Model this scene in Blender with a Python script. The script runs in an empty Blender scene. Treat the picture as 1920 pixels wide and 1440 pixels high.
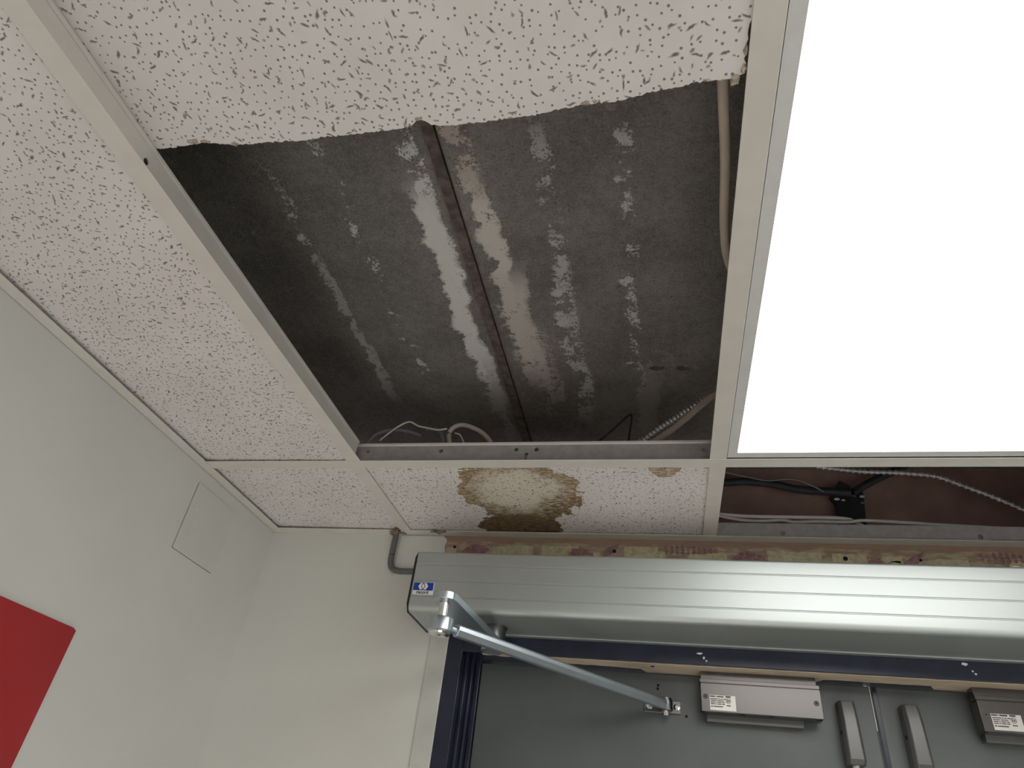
import bpy, math, random
from mathutils import Vector, Matrix
from mathutils.geometry import tessellate_polygon

# ------------------------------------------------------------------ camera, light, exposure
EYE = 1.90                      # camera height above the floor; all z below are measured from the eye
scene = bpy.context.scene
C = scene.collection
cam_data = bpy.data.cameras.new('camera')
cam_data.sensor_fit = 'HORIZONTAL'; cam_data.sensor_width = 36.0
cam_data.lens = 1247.6 / 1920 * 36.0
cam_data.clip_start = 0.01
cam = bpy.data.objects.new('camera', cam_data); C.objects.link(cam)
fwd = Vector((-0.20887989, 0.78501396, 0.58320003))
rgt = Vector((0.9775258, 0.18498323, 0.10111635))
upv = Vector((0.02850448, -0.59121425, 0.80601067))
cam.matrix_world = Matrix(((rgt.x, upv.x, -fwd.x, 0), (rgt.y, upv.y, -fwd.y, 0), (rgt.z, upv.z, -fwd.z, EYE), (0, 0, 0, 1)))
scene.camera = cam
world = bpy.data.worlds.new('world'); scene.world = world; world.use_nodes = True
world.node_tree.nodes['Background'].inputs[0].default_value = (1.0, 0.995, 0.985, 1)
world.node_tree.nodes['Background'].inputs[1].default_value = 1.45
sun_data = bpy.data.lights.new('sun', 'SUN'); sun_data.energy = 14.5; sun_data.angle = math.radians(0.6); sun_data.color = (1.0, 0.985, 0.96)
sun = bpy.data.objects.new('sun', sun_data); C.objects.link(sun); sun.location = (4, -1, 5)
sun.rotation_euler = Vector((-0.72, 0.06, -0.68)).to_track_quat('-Z', 'Y').to_euler()   # added sun through an unseen side opening, so the floor bounces light up
vs = scene.view_settings
vs.view_transform = 'Standard'; vs.look = 'None'; vs.gamma = 1.0; vs.use_curve_mapping = False
vs.exposure = 0.0
LENS_STRENGTH = 4.8
LENS_COLOR = (1.0, 0.985, 0.96, 1)

# ------------------------------------------------------------------ measured room
H = 0.5396                      # underside of the ceiling grid
W = 1.2487                      # door wall
L = -0.8282                     # left wall
RW = 1.53                       # right wall
RY = -2.30                      # rear wall
FL = -EYE                       # floor
SLAB = H + 0.24                 # concrete soffit
DOOR = 1.314                    # face of the door leaves
MT1, MT2 = -0.516, 0.0936       # main tees
CT = 0.9497                     # cross tee
rnd = random.Random(7)

# ------------------------------------------------------------------ node helpers
class NT:
    def __init__(s, name):
        s.m = bpy.data.materials.new(name); s.m.use_nodes = True
        s.t = s.m.node_tree; s.b = s.t.nodes['Principled BSDF']; s.out = s.t.nodes['Material Output']
    def n(s, ty, **kw):
        nd = s.t.nodes.new(ty)
        for k, v in kw.items(): setattr(nd, k, v)
        return nd
    def link(s, a, b): s.t.links.new(a, b)
    def set(s, sock, v):
        if isinstance(v, bpy.types.NodeSocket): s.link(v, sock)
        else: sock.default_value = v
    def math(s, op, a, b=None, c=None, clamp=False):
        nd = s.n('ShaderNodeMath', operation=op, use_clamp=clamp)
        s.set(nd.inputs[0], a)
        if b is not None: s.set(nd.inputs[1], b)
        if c is not None: s.set(nd.inputs[2], c)
        return nd.outputs[0]
    def vmath(s, op, a, b=None, scale=None):
        nd = s.n('ShaderNodeVectorMath', operation=op)
        s.set(nd.inputs[0], a)
        if b is not None: s.set(nd.inputs[1], b)
        if scale is not None: s.set(nd.inputs['Scale'], scale)
        return nd.outputs['Value'] if op in ('LENGTH', 'DOT_PRODUCT', 'DISTANCE') else nd.outputs[0]
    def pos(s): return s.n('ShaderNodeNewGeometry').outputs['Position']
    def sep(s, v):
        nd = s.n('ShaderNodeSeparateXYZ'); s.set(nd.inputs[0], v); return nd.outputs
    def comb(s, x=0.0, y=0.0, z=0.0):
        nd = s.n('ShaderNodeCombineXYZ')
        for i, v in enumerate((x, y, z)): s.set(nd.inputs[i], v)
        return nd.outputs[0]
    def noise(s, v, scale, detail=3.0, rough=0.55, dim='3D', color=False):
        nd = s.n('ShaderNodeTexNoise', noise_dimensions=dim)
        s.set(nd.inputs['Vector'], v); nd.inputs['Scale'].default_value = scale
        nd.inputs['Detail'].default_value = detail; nd.inputs['Roughness'].default_value = rough
        return nd.outputs['Color'] if color else nd.outputs['Fac']
    def voro(s, v, scale, dim='2D', feature='F1', rand=1.0):
        nd = s.n('ShaderNodeTexVoronoi', voronoi_dimensions=dim, feature=feature)
        s.set(nd.inputs['Vector'], v); nd.inputs['Scale'].default_value = scale
        nd.inputs['Randomness'].default_value = rand
        return nd
    def step(s, x, lo, hi, smooth=True):
        nd = s.n('ShaderNodeMapRange', interpolation_type='SMOOTHSTEP' if smooth else 'LINEAR')
        s.set(nd.inputs['Value'], x)
        s.set(nd.inputs['From Min'], lo); s.set(nd.inputs['From Max'], hi)
        return nd.outputs[0]
    def mix(s, f, a, b):
        nd = s.n('ShaderNodeMix', data_type='RGBA')
        s.set(nd.inputs[0], f)
        s.set(nd.inputs[6], a if isinstance(a, bpy.types.NodeSocket) else (*a, 1))
        s.set(nd.inputs[7], b if isinstance(b, bpy.types.NodeSocket) else (*b, 1))
        return nd.outputs[2]
    def bump(s, hgt, strength=0.3, dist=0.001, normal=None):
        nd = s.n('ShaderNodeBump'); nd.inputs['Strength'].default_value = strength; nd.inputs['Distance'].default_value = dist
        s.set(nd.inputs['Height'], hgt)
        if normal is not None: s.link(normal, nd.inputs['Normal'])
        s.link(nd.outputs[0], s.b.inputs['Normal']); return nd.outputs[0]
    def base(s, col, rough=0.6, metal=0.0, spec=0.5):
        s.set(s.b.inputs['Base Color'], col if isinstance(col, bpy.types.NodeSocket) else (*col, 1))
        s.set(s.b.inputs['Roughness'], rough); s.b.inputs['Metallic'].default_value = metal
        s.b.inputs['Specular IOR Level'].default_value = spec
        return s.m

def plain(name, col, rough=0.6, metal=0.0, spec=0.5, var=0.08, scale=40.0, bump=0.0, bscale=300.0):
    t = NT(name); p = t.pos()
    f = t.noise(p, scale, 4.0)
    c = t.mix(t.step(f, 0.3, 0.7), tuple(x * (1 - var) for x in col), tuple(min(1, x * (1 + var)) for x in col))
    t.base(c, rough, metal, spec)
    if bump: t.bump(t.noise(p, bscale, 3.0), bump, 0.0008)
    return t.m

M = {}
def tile_mat(name, swirl, stain=False):
    t = NT(name); p = t.pos(); xy = t.sep(p)
    q = t.comb(xy[0], xy[1], 0.0)
    wob = t.vmath('SCALE', t.vmath('SUBTRACT', t.noise(q, 95.0, 2.0, color=True), (0.5, 0.5, 0.5)), scale=0.0075)
    qw = t.vmath('MULTIPLY', t.vmath('ADD', q, wob), (1, 1, 0))
    # pin holes
    v1 = t.voro(q, 118.0, rand=0.85)
    c1 = t.sep(v1.outputs['Color'])
    r1 = t.math('MULTIPLY_ADD', c1[1], 0.05, 0.085)
    pin = t.math('SUBTRACT', 1.0, t.step(v1.outputs['Distance'], t.math('MULTIPLY', r1, 0.75), t.math('MULTIPLY', r1, 1.3)))
    pin = t.math('MULTIPLY', pin, t.math('GREATER_THAN', c1[0], 0.16))
    fis = None
    for k, (sc, keep, off) in enumerate(((70.0, 0.40, 0.0), (52.0, 0.45, 3.37))):
        qq = t.vmath('ADD', qw, (off, off * 0.7, 0))
        v2 = t.voro(qq, sc)
        c2 = t.sep(v2.outputs['Color'])
        d = t.vmath('SUBTRACT', qq, v2.outputs['Position'])
        rot = t.n('ShaderNodeVectorRotate', rotation_type='Z_AXIS')
        t.link(d, rot.inputs['Vector'])
        t.set(rot.inputs['Angle'], t.math('MULTIPLY_ADD', c2[0], swirl, 0.35 - swirl * 0.5))
        ln = t.math('MULTIPLY_ADD', c2[1], 0.0036, 0.0013)
        ds = t.sep(rot.outputs[0])
        e = t.vmath('LENGTH', t.comb(t.math('DIVIDE', ds[0], ln), t.math('DIVIDE', ds[1], 0.00115), 0.0))
        m = t.math('SUBTRACT', 1.0, t.step(e, 0.35, 1.25))
        m = t.math('MULTIPLY', m, t.math('GREATER_THAN', c2[2], keep))
        m = t.math('MULTIPLY', m, t.math('MULTIPLY_ADD', c2[1], 0.35, 0.6))
        fis = m if fis is None else t.math('MAXIMUM', fis, m)
    holes = t.math('MAXIMUM', t.math('MULTIPLY', pin, 0.85), fis)
    soft = t.noise(p, 9.0, 3.0)
    col = t.mix(t.step(soft, 0.3, 0.75), (0.735, 0.70, 0.68), (0.79, 0.765, 0.75))
    if stain:
        nz = t.math('SUBTRACT', t.noise(q, 38.0, 5.0, 0.65), 0.5)
        nzf = t.noise(t.vmath('MULTIPLY', q, (0.6, 2.0, 1)), 120.0, 4.0, 0.7)
        def ell(cx, cy, rx, ry, amp):
            d = t.vmath('LENGTH', t.vmath('MULTIPLY', t.vmath('SUBTRACT', q, (cx, cy, 0)), (1 / rx, 1 / ry, 0)))
            return t.math('ADD', d, t.math('MULTIPLY', nz, amp))
        d1 = ell(-0.243, 1.058, 0.113, 0.118, 0.75)
        d2 = ell(-0.266, 1.205, 0.083, 0.060, 0.6)
        d3 = ell(0.012, 0.962, 0.027, 0.040, 0.55)
        d4 = ell(-0.170, 1.120, 0.060, 0.060, 0.9)
        in1 = t.math('SUBTRACT', 1.0, t.step(d1, 0.97, 1.0)); in2 = t.math('SUBTRACT', 1.0, t.step(d2, 0.97, 1.01))
        in3 = t.math('SUBTRACT', 1.0, t.step(d3, 0.95, 1.0)); in4 = t.math('SUBTRACT', 1.0, t.step(d4, 0.6, 1.1))
        col = t.mix(t.math('MULTIPLY', in1, 0.85), col, (0.66, 0.61, 0.50))
        rim = t.math('MULTIPLY', in1, t.math('MULTIPLY', t.step(t.math('ADD', d1, t.math('MULTIPLY', nz, 0.35)), 0.52, 0.88), t.step(nzf, 0.28, 0.58)))
        col = t.mix(t.math('MULTIPLY', rim, 0.9), col, (0.25, 0.145, 0.05))
        col = t.mix(t.math('MULTIPLY', t.math('MULTIPLY', in4, in1), t.step(nzf, 0.3, 0.65)), col, (0.17, 0.095, 0.035))
        lowd = t.math('MULTIPLY', in1, t.math('MULTIPLY', t.step(xy[1], 1.09, 1.17), t.step(nzf, 0.25, 0.6)))
        col = t.mix(t.math('MULTIPLY', lowd, 0.8), col, (0.13, 0.095, 0.055))
        in2 = t.math('MULTIPLY', in2, t.step(t.math('MULTIPLY_ADD', nz, 0.06, xy[1]), 1.125, 1.165))
        col = t.mix(in2, col, t.mix(t.step(nzf, 0.3, 0.7), (0.10, 0.062, 0.035), (0.27, 0.185, 0.115)))
        sp = t.math('MULTIPLY', in3, t.math('MULTIPLY_ADD', t.step(nzf, 0.35, 0.6), 0.6, 0.35))
        col = t.mix(sp, col, (0.36, 0.24, 0.10))
    col = t.mix(t.math('MULTIPLY', holes, 0.88), col, (0.085, 0.06, 0.05))
    t.base(col, 0.95, 0, 0.1)
    t.bump(t.math('MULTIPLY_ADD', holes, -1.0, t.math('MULTIPLY', t.noise(p, 500.0, 2.0), 0.15)), 0.6, 0.0012)
    return t.m
M['tile'] = tile_mat('fissured mineral tile', 6.28)
M['tile_dir'] = tile_mat('fissured mineral tile, brushed pattern', 2.2)
M['tile_stain'] = tile_mat('water stained mineral tile', 2.2, True)
M['tile_core'] = plain('crumbled tile core', (0.42, 0.36, 0.30), 0.95, bump=0.6, bscale=400, var=0.3, scale=200)
M['tee'] = plain('cream enamelled steel', (0.70, 0.67, 0.615), 0.42, var=0.03, scale=25)
M['galv'] = plain('bare galvanised steel', (0.44, 0.42, 0.42), 0.5, 0.3, var=0.1, scale=60)
M['dark'] = plain('black hole', (0.004, 0.004, 0.004), 0.9)
M['wall'] = plain('pale grey green wall paint', (0.665, 0.67, 0.625), 0.55, var=0.02, scale=6, bump=0.12, bscale=120, spec=0.4)
M['casing'] = plain('pale gloss casing paint', (0.56, 0.57, 0.525), 0.35, var=0.04, scale=30, bump=0.1, bscale=60)
M['navy'] = plain('navy gloss enamel', (0.014, 0.0175, 0.038), 0.27, var=0.2, scale=20, bump=0.1, bscale=80)
M['red'] = plain('red sign vinyl', (0.38, 0.022, 0.026), 0.45, var=0.06, scale=8)
M['plate'] = plain('painted steel plate', (0.64, 0.64, 0.595), 0.5, var=0.02, scale=12, bump=0.1, bscale=150)
M['floor'] = plain('grey vinyl floor', (0.50, 0.48, 0.455), 0.5, var=0.1, scale=12)
M['brown'] = plain('brown hardboard', (0.36, 0.225, 0.19), 0.75, var=0.14, scale=14, bump=0.2, bscale=90)
M['blackplastic'] = plain('black plastic', (0.012, 0.012, 0.012), 0.5)
M['gasket'] = plain('grey flexible sleeve', (0.13, 0.13, 0.125), 0.6, var=0.1)
M['beige'] = plain('beige cable sheath', (0.50, 0.42, 0.35), 0.5, var=0.06)
M['whitecable'] = plain('white cable sheath', (0.74, 0.68, 0.65), 0.5, var=0.06)
M['greywire'] = plain('grey cable sheath', (0.22, 0.215, 0.22), 0.5, var=0.1)
M['blackcable'] = plain('black cable sheath', (0.02, 0.022, 0.03), 0.5, var=0.2)
M['flex'] = plain('steel flexible conduit', (0.62, 0.61, 0.62), 0.35, 0.8, var=0.1)
M['debris'] = plain('plaster crumbs', (0.23, 0.175, 0.13), 0.95, var=0.6, scale=150, bump=0.7, bscale=300)
M['chrome'] = plain('polished steel pin', (0.75, 0.75, 0.74), 0.12, 1.0, var=0.02)
M['darksteel'] = plain('dark steel', (0.20, 0.20, 0.20), 0.3, 1.0, var=0.05)
M['silver'] = plain('silver lacquer', (0.50, 0.565, 0.615), 0.3, 0.85, var=0.03)
M['blue'] = plain('blue print', (0.006, 0.05, 0.33), 0.35)
M['whiteprint'] = plain('white print', (0.80, 0.81, 0.84), 0.35, var=0.02)
M['blackprint'] = plain('black print', (0.015, 0.015, 0.018), 0.4)
M['greyprint'] = plain('grey label print', (0.10, 0.085, 0.08), 0.5)
M['silverlabel'] = plain('silver foil label', (0.66, 0.64, 0.60), 0.38, 0.35, var=0.05)
M['lamphouse'] = plain('white lamp housing', (0.70, 0.70, 0.69), 0.4, var=0.03)

def tan_mat():
    t = NT('scraped bare soffit'); p = t.pos()
    f = t.noise(t.vmath('MULTIPLY', p, (0.15, 1, 1)), 160.0, 4.0)
    c = t.mix(t.step(f, 0.3, 0.7), (0.50, 0.40, 0.285), (0.63, 0.53, 0.40))
    t.base(c, 0.6); t.bump(f, 0.2, 0.001); return t.m
M['tan'] = tan_mat()

def alu_mat(name, col, rough, streak, metal=1.0):
    t = NT(name); p = t.pos()
    f = t.noise(t.vmath('MULTIPLY', p, streak), 900.0, 3.0)
    c = t.mix(f, tuple(x * 0.93 for x in col), col)
    t.base(c, t.math('MULTIPLY_ADD', f, 0.02, rough - 0.01), metal)
    return t.m
M['alu'] = alu_mat('satin anodised aluminium', (0.525, 0.56, 0.548), 0.52, (0.012, 1, 1), 0.85)
M['lockalu'] = alu_mat('brushed aluminium lock housing', (0.135, 0.128, 0.125), 0.27, (0.3, 1, 1), 0.85)
M['latch'] = plain('grey satin latch cover', (0.13, 0.128, 0.126), 0.36, 0.4, var=0.03)

def door_mat():
    t = NT('slate grey door enamel'); p = t.pos()
    f = t.noise(p, 7.0, 3.0)
    c = t.mix(t.step(f, 0.3, 0.7), (0.085, 0.097, 0.098), (0.105, 0.117, 0.117))
    t.base(c, 0.36); t.bump(t.noise(p, 160.0, 2.0), 0.06, 0.001); return t.m
M['door'] = door_mat()

def paper_mat():
    t = NT('scraped wallpaper backing'); p = t.pos(); s = t.sep(p)
    f = t.noise(t.vmath('MULTIPLY', p, (0.5, 1, 2.2)), 60.0, 5.0, 0.65)
    g = t.noise(t.vmath('ADD', p, (5, 2, 1)), 22.0, 4.0)
    c = t.mix(t.step(f, 0.4, 0.62), (0.31, 0.215, 0.155), (0.47, 0.39, 0.27))
    c = t.mix(t.math('MULTIPLY', t.step(g, 0.52, 0.62), 0.5), c, (0.38, 0.27, 0.22))
    edge = t.step(t.math('ADD', s[2], t.math('MULTIPLY', g, 0.010)), EYE + H - 0.010, EYE + H - 0.004)
    c = t.mix(t.math('MULTIPLY', edge, 0.8), c, (0.33, 0.205, 0.155))
    t.base(c, 0.9); t.bump(f, 0.5, 0.001); return t.m
M['paper'] = paper_mat()
M['olive'] = plain('olive wallpaper', (0.50, 0.445, 0.285), 0.85, var=0.18, scale=110, bump=0.3, bscale=200)
M['mauve'] = plain('mauve leaf print', (0.28, 0.155, 0.155), 0.85, var=0.28, scale=160)

def slab_mat():
    t = NT('dark concrete with lime streaks'); p = t.pos(); s = t.sep(p); X, Y = s[0], s[1]
    q = t.comb(X, Y, 0.0)
    big = t.noise(q, 6.0, 3.0); mid = t.noise(q, 70.0, 5.0, 0.7); fine = t.noise(q, 260.0, 4.0, 0.75); lump = t.noise(q, 26.0, 4.0, 0.6)
    grit = t.voro(q, 330.0).outputs['Color']; gr = t.sep(grit)[0]
    col = t.mix(t.step(t.math('MULTIPLY_ADD', big, 0.4, t.math('MULTIPLY_ADD', mid, 0.3, t.math('MULTIPLY', fine, 0.3))), 0.38, 0.62), (0.175, 0.161, 0.149), (0.30, 0.281, 0.265))
    col = t.mix(t.math('MULTIPLY', t.step(fine, 0.55, 0.70), 0.45), col, (0.38, 0.365, 0.35))
    col = t.mix(t.math('MULTIPLY', t.step(t.math('ADD', fine, t.math('MULTIPLY', gr, 0.08)), 0.47, 0.36), 0.55), col, (0.070, 0.062, 0.056))
    wob = t.math('MULTIPLY', t.math('SUBTRACT', t.noise(t.comb(t.math('MULTIPLY', X, 0.2), Y, 0.0), 8.0, 3.0), 0.5), 0.045)
    edge = t.math('MULTIPLY_ADD', t.math('SUBTRACT', lump, 0.5), 0.050, t.math('MULTIPLY', t.math('SUBTRACT', mid, 0.5), 0.020))
    xx = t.math('ADD', t.math('ADD', X, wob), edge)
    fleck = t.math('MULTIPLY_ADD', lump, 0.40, t.math('MULTIPLY_ADD', mid, 0.30, t.math('MULTIPLY', fine, 0.30)))
    # centre x, half width, y from, y to, fleck threshold, strength, colour
    for (x0, hw, ya, yb, th, k, cc) in (
            (-0.541, 0.0110, 0.52, 0.72, 0.52, 0.85, (0.70, 0.70, 0.69)),
            (-0.541, 0.0120, 0.70, 1.08, 0.46, 0.70, (0.60, 0.60, 0.59)),
            (-0.445, 0.0125, 0.46, 1.04, 0.535, 0.9, (0.72, 0.71, 0.68)),
            (-0.318, 0.0170, 0.42, 0.64, 0.485, 0.95, (0.76, 0.76, 0.75)),
            (-0.325, 0.0210, 0.58, 1.08, 0.42, 1.0, (0.80, 0.79, 0.76)),
            (-0.318, 0.0160, 0.98, 1.22, 0.46, 0.6, (0.50, 0.47, 0.45)),
            (-0.246, 0.0220, 0.42, 0.62, 0.50, 0.8, (0.64, 0.54, 0.48)),
            (-0.241, 0.0180, 0.58, 0.80, 0.43, 0.95, (0.74, 0.71, 0.66)),
            (-0.226, 0.0300, 0.76, 1.04, 0.43, 0.9, (0.66, 0.62, 0.57)),
            (-0.205, 0.0300, 0.90, 1.14, 0.49, 0.6, (0.56, 0.49, 0.46)),
            (-0.139, 0.0180, 0.50, 0.80, 0.52, 0.75, (0.66, 0.65, 0.64)),
            (-0.139, 0.0230, 0.76, 1.16, 0.495, 0.80, (0.66, 0.65, 0.64)),
            (-0.028, 0.0140, 0.50, 1.08, 0.525, 0.85, (0.72, 0.71, 0.70)),
            (-0.012, 0.0240, 1.03, 1.24, 0.42, 0.55, (0.42, 0.39, 0.38)),
            (0.020, 0.0800, 0.985, 1.035, 0.52, 0.5, (0.48, 0.44, 0.42)),
            (-0.625, 0.0300, 0.46, 0.75, 0.585, 0.5, (0.48, 0.48, 0.47))):
        d = t.math('ABSOLUTE', t.math('SUBTRACT', xx, x0))
        m = t.math('SUBTRACT', 1.0, t.step(d, hw * 0.5, hw * 1.3))
        ends = t.math('MULTIPLY', t.step(Y, ya - 0.05, ya + 0.04), t.math('SUBTRACT', 1.0, t.step(Y, yb - 0.08, yb + 0.06)))
        f = t.step(t.math('MULTIPLY_ADD', m, 0.14, t.math('SUBTRACT', fleck, 0.14)), th - 0.02, th + 0.025)
        a = t.math('MULTIPLY', t.math('MULTIPLY', m, ends), t.math('MULTIPLY', f, k))
        col = t.mix(a, col, cc)
    # dark pits inside the lime crust
    col = t.mix(t.math('MULTIPLY', t.step(mid, 0.36, 0.28), 0.7), col, (0.09, 0.075, 0.065))
    rust = t.math('SUBTRACT', 1.0, t.step(t.math('ABSOLUTE', t.math('ADD', X, t.math('MULTIPLY_ADD', lump, 0.01, 0.279))), 0.006, 0.016))
    col = t.mix(t.math('MULTIPLY', rust, 0.6), col, (0.16, 0.115, 0.09))
    t.base(col, 0.95, 0, 0.15)
    t.bump(t.math('MULTIPLY_ADD', fine, 0.6, mid), 0.7, 0.004)
    return t.m
M['slab'] = slab_mat()
M['jointiron'] = plain('rusted joint strip', (0.13, 0.105, 0.092), 0.85, var=0.35, scale=70, bump=0.4, bscale=160)

def lens_mat():
    t = NT('lit diffuser'); e = t.n('ShaderNodeEmission')
    e.inputs[0].default_value = LENS_COLOR; e.inputs[1].default_value = LENS_STRENGTH
    t.link(e.outputs[0], t.out.inputs[0]); return t.m
M['lens'] = lens_mat()

# ------------------------------------------------------------------ mesh helpers
class MB:
    def __init__(s): s.v = []; s.f = []
    def add(s, vs, fs):
        o = len(s.v); s.v += [tuple(v) for v in vs]; s.f += [tuple(i + o for i in f) for f in fs]; return s
    def box(s, x0, x1, y0, y1, z0, z1):
        return s.add([(x0,y0,z0),(x1,y0,z0),(x1,y1,z0),(x0,y1,z0),(x0,y0,z1),(x1,y0,z1),(x1,y1,z1),(x0,y1,z1)],
                     [(0,3,2,1),(4,5,6,7),(0,1,5,4),(1,2,6,5),(2,3,7,6),(3,0,4,7)])
    def prism(s, poly, axis, a, b, holes=()):
        """poly: 2D points, counter-clockwise seen from +axis; axis 'x': (y,z), 'y': (x,z), 'z': (x,y)"""
        def P(u, w, t):
            return {'x': (t, u, w), 'y': (u, t, w), 'z': (u, w, t)}[axis]
        loops = [list(poly)] + [list(h) for h in holes]
        flat = [p for l in loops for p in l]; n = len(flat)
        tri = tessellate_polygon([[Vector((p[0], p[1], 0)) for p in l] for l in loops]) if (holes or len(poly) > 4) else [tuple(range(len(poly)))]
        vs = [P(u, w, a) for u, w in flat] + [P(u, w, b) for u, w in flat]
        fs = [tuple(t) for t in tri] + [tuple(i + n for i in reversed(t)) for t in tri]
        o = 0
        for l in loops:
            k = len(l)
            for i in range(k):
                j = (i + 1) % k; fs.append((o + i, o + j, n + o + j, n + o + i))
            o += k
        return s.add(vs, fs)
    def tube(s, pts, r, n=10, flat=1.0, up=Vector((0, 0, 1)), caps=True):
        pts = [Vector(p) for p in pts]; rs = r if isinstance(r, (list, tuple)) else [r] * len(pts)
        rings = []
        for i, p in enumerate(pts):
            d = (pts[min(i + 1, len(pts) - 1)] - pts[max(i - 1, 0)]).normalized()
            a = d.cross(up); a = a.normalized() if a.length > 1e-4 else Vector((1, 0, 0)); b = d.cross(a).normalized()
            rings.append([p + (a * math.cos(t) * flat + b * math.sin(t)) * rs[i] for t in (2 * math.pi * k / n for k in range(n))])
        vs = [v for rg in rings for v in rg]; fs = []
        for i in range(len(pts) - 1):
            for k in range(n):
                j = (k + 1) % n; fs.append((i * n + k, i * n + j, (i + 1) * n + j, (i + 1) * n + k))
        if caps: fs += [tuple(reversed(range(n))), tuple((len(pts) - 1) * n + k for k in range(n))]
        return s.add(vs, fs)
    def lathe(s, c, prof, n=28, axis='z'):
        """prof: (r, t) pairs along the axis"""
        vs = []; fs = []
        for r, t in prof:
            for k in range(n):
                a = 2 * math.pi * k / n; u, w = r * math.cos(a), r * math.sin(a)
                vs.append({'z': (c[0] + u, c[1] + w, c[2] + t), 'y': (c[0] + u, c[1] + t, c[2] + w), 'x': (c[0] + t, c[1] + u, c[2] + w)}[axis])
        for i in range(len(prof) - 1):
            for k in range(n):
                j = (k + 1) % n; fs.append((i * n + k, i * n + j, (i + 1) * n + j, (i + 1) * n + k))
        fs += [tuple(reversed(range(n))), tuple((len(prof) - 1) * n + k for k in range(n))]
        return s.add(vs, fs)
    def lump(s, c, r, seed, n=3, flat=(1, 1, 1)):
        import bmesh
        g = random.Random(seed); bm = bmesh.new(); bmesh.ops.create_icosphere(bm, subdivisions=2, radius=1.0)
        vs = []
        for v in bm.verts:
            k = r * (0.6 + 0.6 * g.random()); vs.append((c[0] + v.co.x * k * flat[0], c[1] + v.co.y * k * flat[1], c[2] + v.co.z * k * flat[2]))
        fs = [tuple(v.index for v in f.verts) for f in bm.faces]; bm.free()
        return s.add(vs, fs)
    def build(s, name, mat, parent=None, bevel=0.0, smooth=None, kind=None, label=None, segs=2):
        lo = [min(v[i] for v in s.v) for i in range(3)]; hi = [max(v[i] for v in s.v) for i in range(3)]
        cc = Vector(((lo[0] + hi[0]) / 2, (lo[1] + hi[1]) / 2, (lo[2] + hi[2]) / 2))
        me = bpy.data.meshes.new(name)
        me.from_pydata([Vector(v) - cc for v in s.v], [], s.f); me.update()
        import bmesh
        bm = bmesh.new(); bm.from_mesh(me); bmesh.ops.recalc_face_normals(bm, faces=bm.faces); bm.to_mesh(me); bm.free()
        me.materials.append(M[mat] if isinstance(mat, str) else mat)
        if smooth is not None:
            for p in me.polygons: p.use_smooth = True
            me.set_sharp_from_angle(angle=math.radians(smooth))
        o = bpy.data.objects.new(name, me); C.objects.link(o)
        wl = cc + Vector((0, 0, EYE))
        if parent is not None:
            o.parent = parent; wl = wl - WL[parent]
        o.location = wl; WL[o] = cc + Vector((0, 0, EYE))
        if bevel:
            m = o.modifiers.new('bevel', 'BEVEL'); m.width = bevel; m.segments = segs; m.limit_method = 'ANGLE'; m.angle_limit = math.radians(40)
        if kind: o['kind'] = kind
        if label: o['label'] = label
        return o
WL = {}
def thing(name, label, cat, loc, group=None, kind=None):
    o = bpy.data.objects.new(name, None); C.objects.link(o); o.empty_display_size = 0.05
    o.location = (loc[0], loc[1], loc[2] + EYE); WL[o] = Vector(o.location)
    return tag(o, label, cat, group, kind)
def tag(o, label, cat, group=None, kind=None):
    o['label'] = label; o['category'] = cat
    if group: o['group'] = group
    if kind: o['kind'] = kind
    return o
def circle(cx, cy, r, n=14): return [(cx + r * math.cos(2 * math.pi * k / n), cy + r * math.sin(2 * math.pi * k / n)) for k in range(n)]
def spline(pts, sub=8):
    P = [Vector(p) for p in pts]; out = []
    for i in range(len(P) - 1):
        a, b, c, d = P[max(i - 1, 0)], P[i], P[i + 1], P[min(i + 2, len(P) - 1)]
        for k in range(sub):
            t = k / sub
            out.append(0.5 * ((2 * b) + (c - a) * t + (2 * a - 5 * b + 4 * c - d) * t * t + (3 * b - a - 3 * c + d) * t ** 3))
    return out + [P[-1]]

# ------------------------------------------------------------------ room shell
tag(MB().box(L - 0.1, RW + 0.1, RY - 0.1, W + 0.6, FL - 0.1, FL).build('floor', 'floor'), 'grey vinyl floor of the entrance lobby', 'floor', kind='structure')
wl = tag(MB().box(L - 0.12, L, RY, W, FL, SLAB).build('wall_left', 'wall'), 'pale grey painted side wall behind the red panel', 'wall', kind='structure')
wr = MB(); OZ = 0.16           # unseen openings, added to let daylight in, start under this height
wr.box(RW, RW + 0.12, RY, W, OZ, SLAB); wr.box(RW, RW + 0.12, 0.45, W, FL, OZ); wr.box(RW, RW + 0.12, RY, -2.05, FL, OZ); wr.box(RW, RW + 0.12, -2.05, 0.45, FL, FL + 0.95)
tag(wr.build('wall_right', 'wall'), 'pale grey painted wall on the right of the doors', 'wall', kind='structure')
wr = MB()
wr.box(L - 0.12, RW + 0.12, RY - 0.12, RY, OZ, SLAB); wr.box(L - 0.12, 0.80, RY - 0.12, RY, FL, OZ); wr.box(1.40, RW + 0.12, RY - 0.12, RY, FL, OZ)
tag(wr.build('wall_rear', 'wall'), 'pale painted wall behind the viewer', 'wall', kind='structure')
JX0, JX1 = -0.392, 1.082        # rough opening of the door frame
wb = MB()
wb.box(L - 0.12, JX0, W, W + 0.11, FL, H + 0.012); wb.box(JX1, RW + 0.12, W, W + 0.11, FL, H + 0.012); wb.box(JX0, JX1, W, W + 0.11, 0.36, H + 0.012)
tag(wb.build('wall_back', 'wall'), 'pale grey painted end wall around the double doors', 'wall', kind='structure')
ub = tag(MB().box(L - 0.12, RW + 0.12, 1.40, 1.43, H - 0.05, SLAB).build('wall_upper', 'brown'), 'brown hardboard bulkhead seen through the narrow opening above the doors', 'wall', kind='structure')

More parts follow.
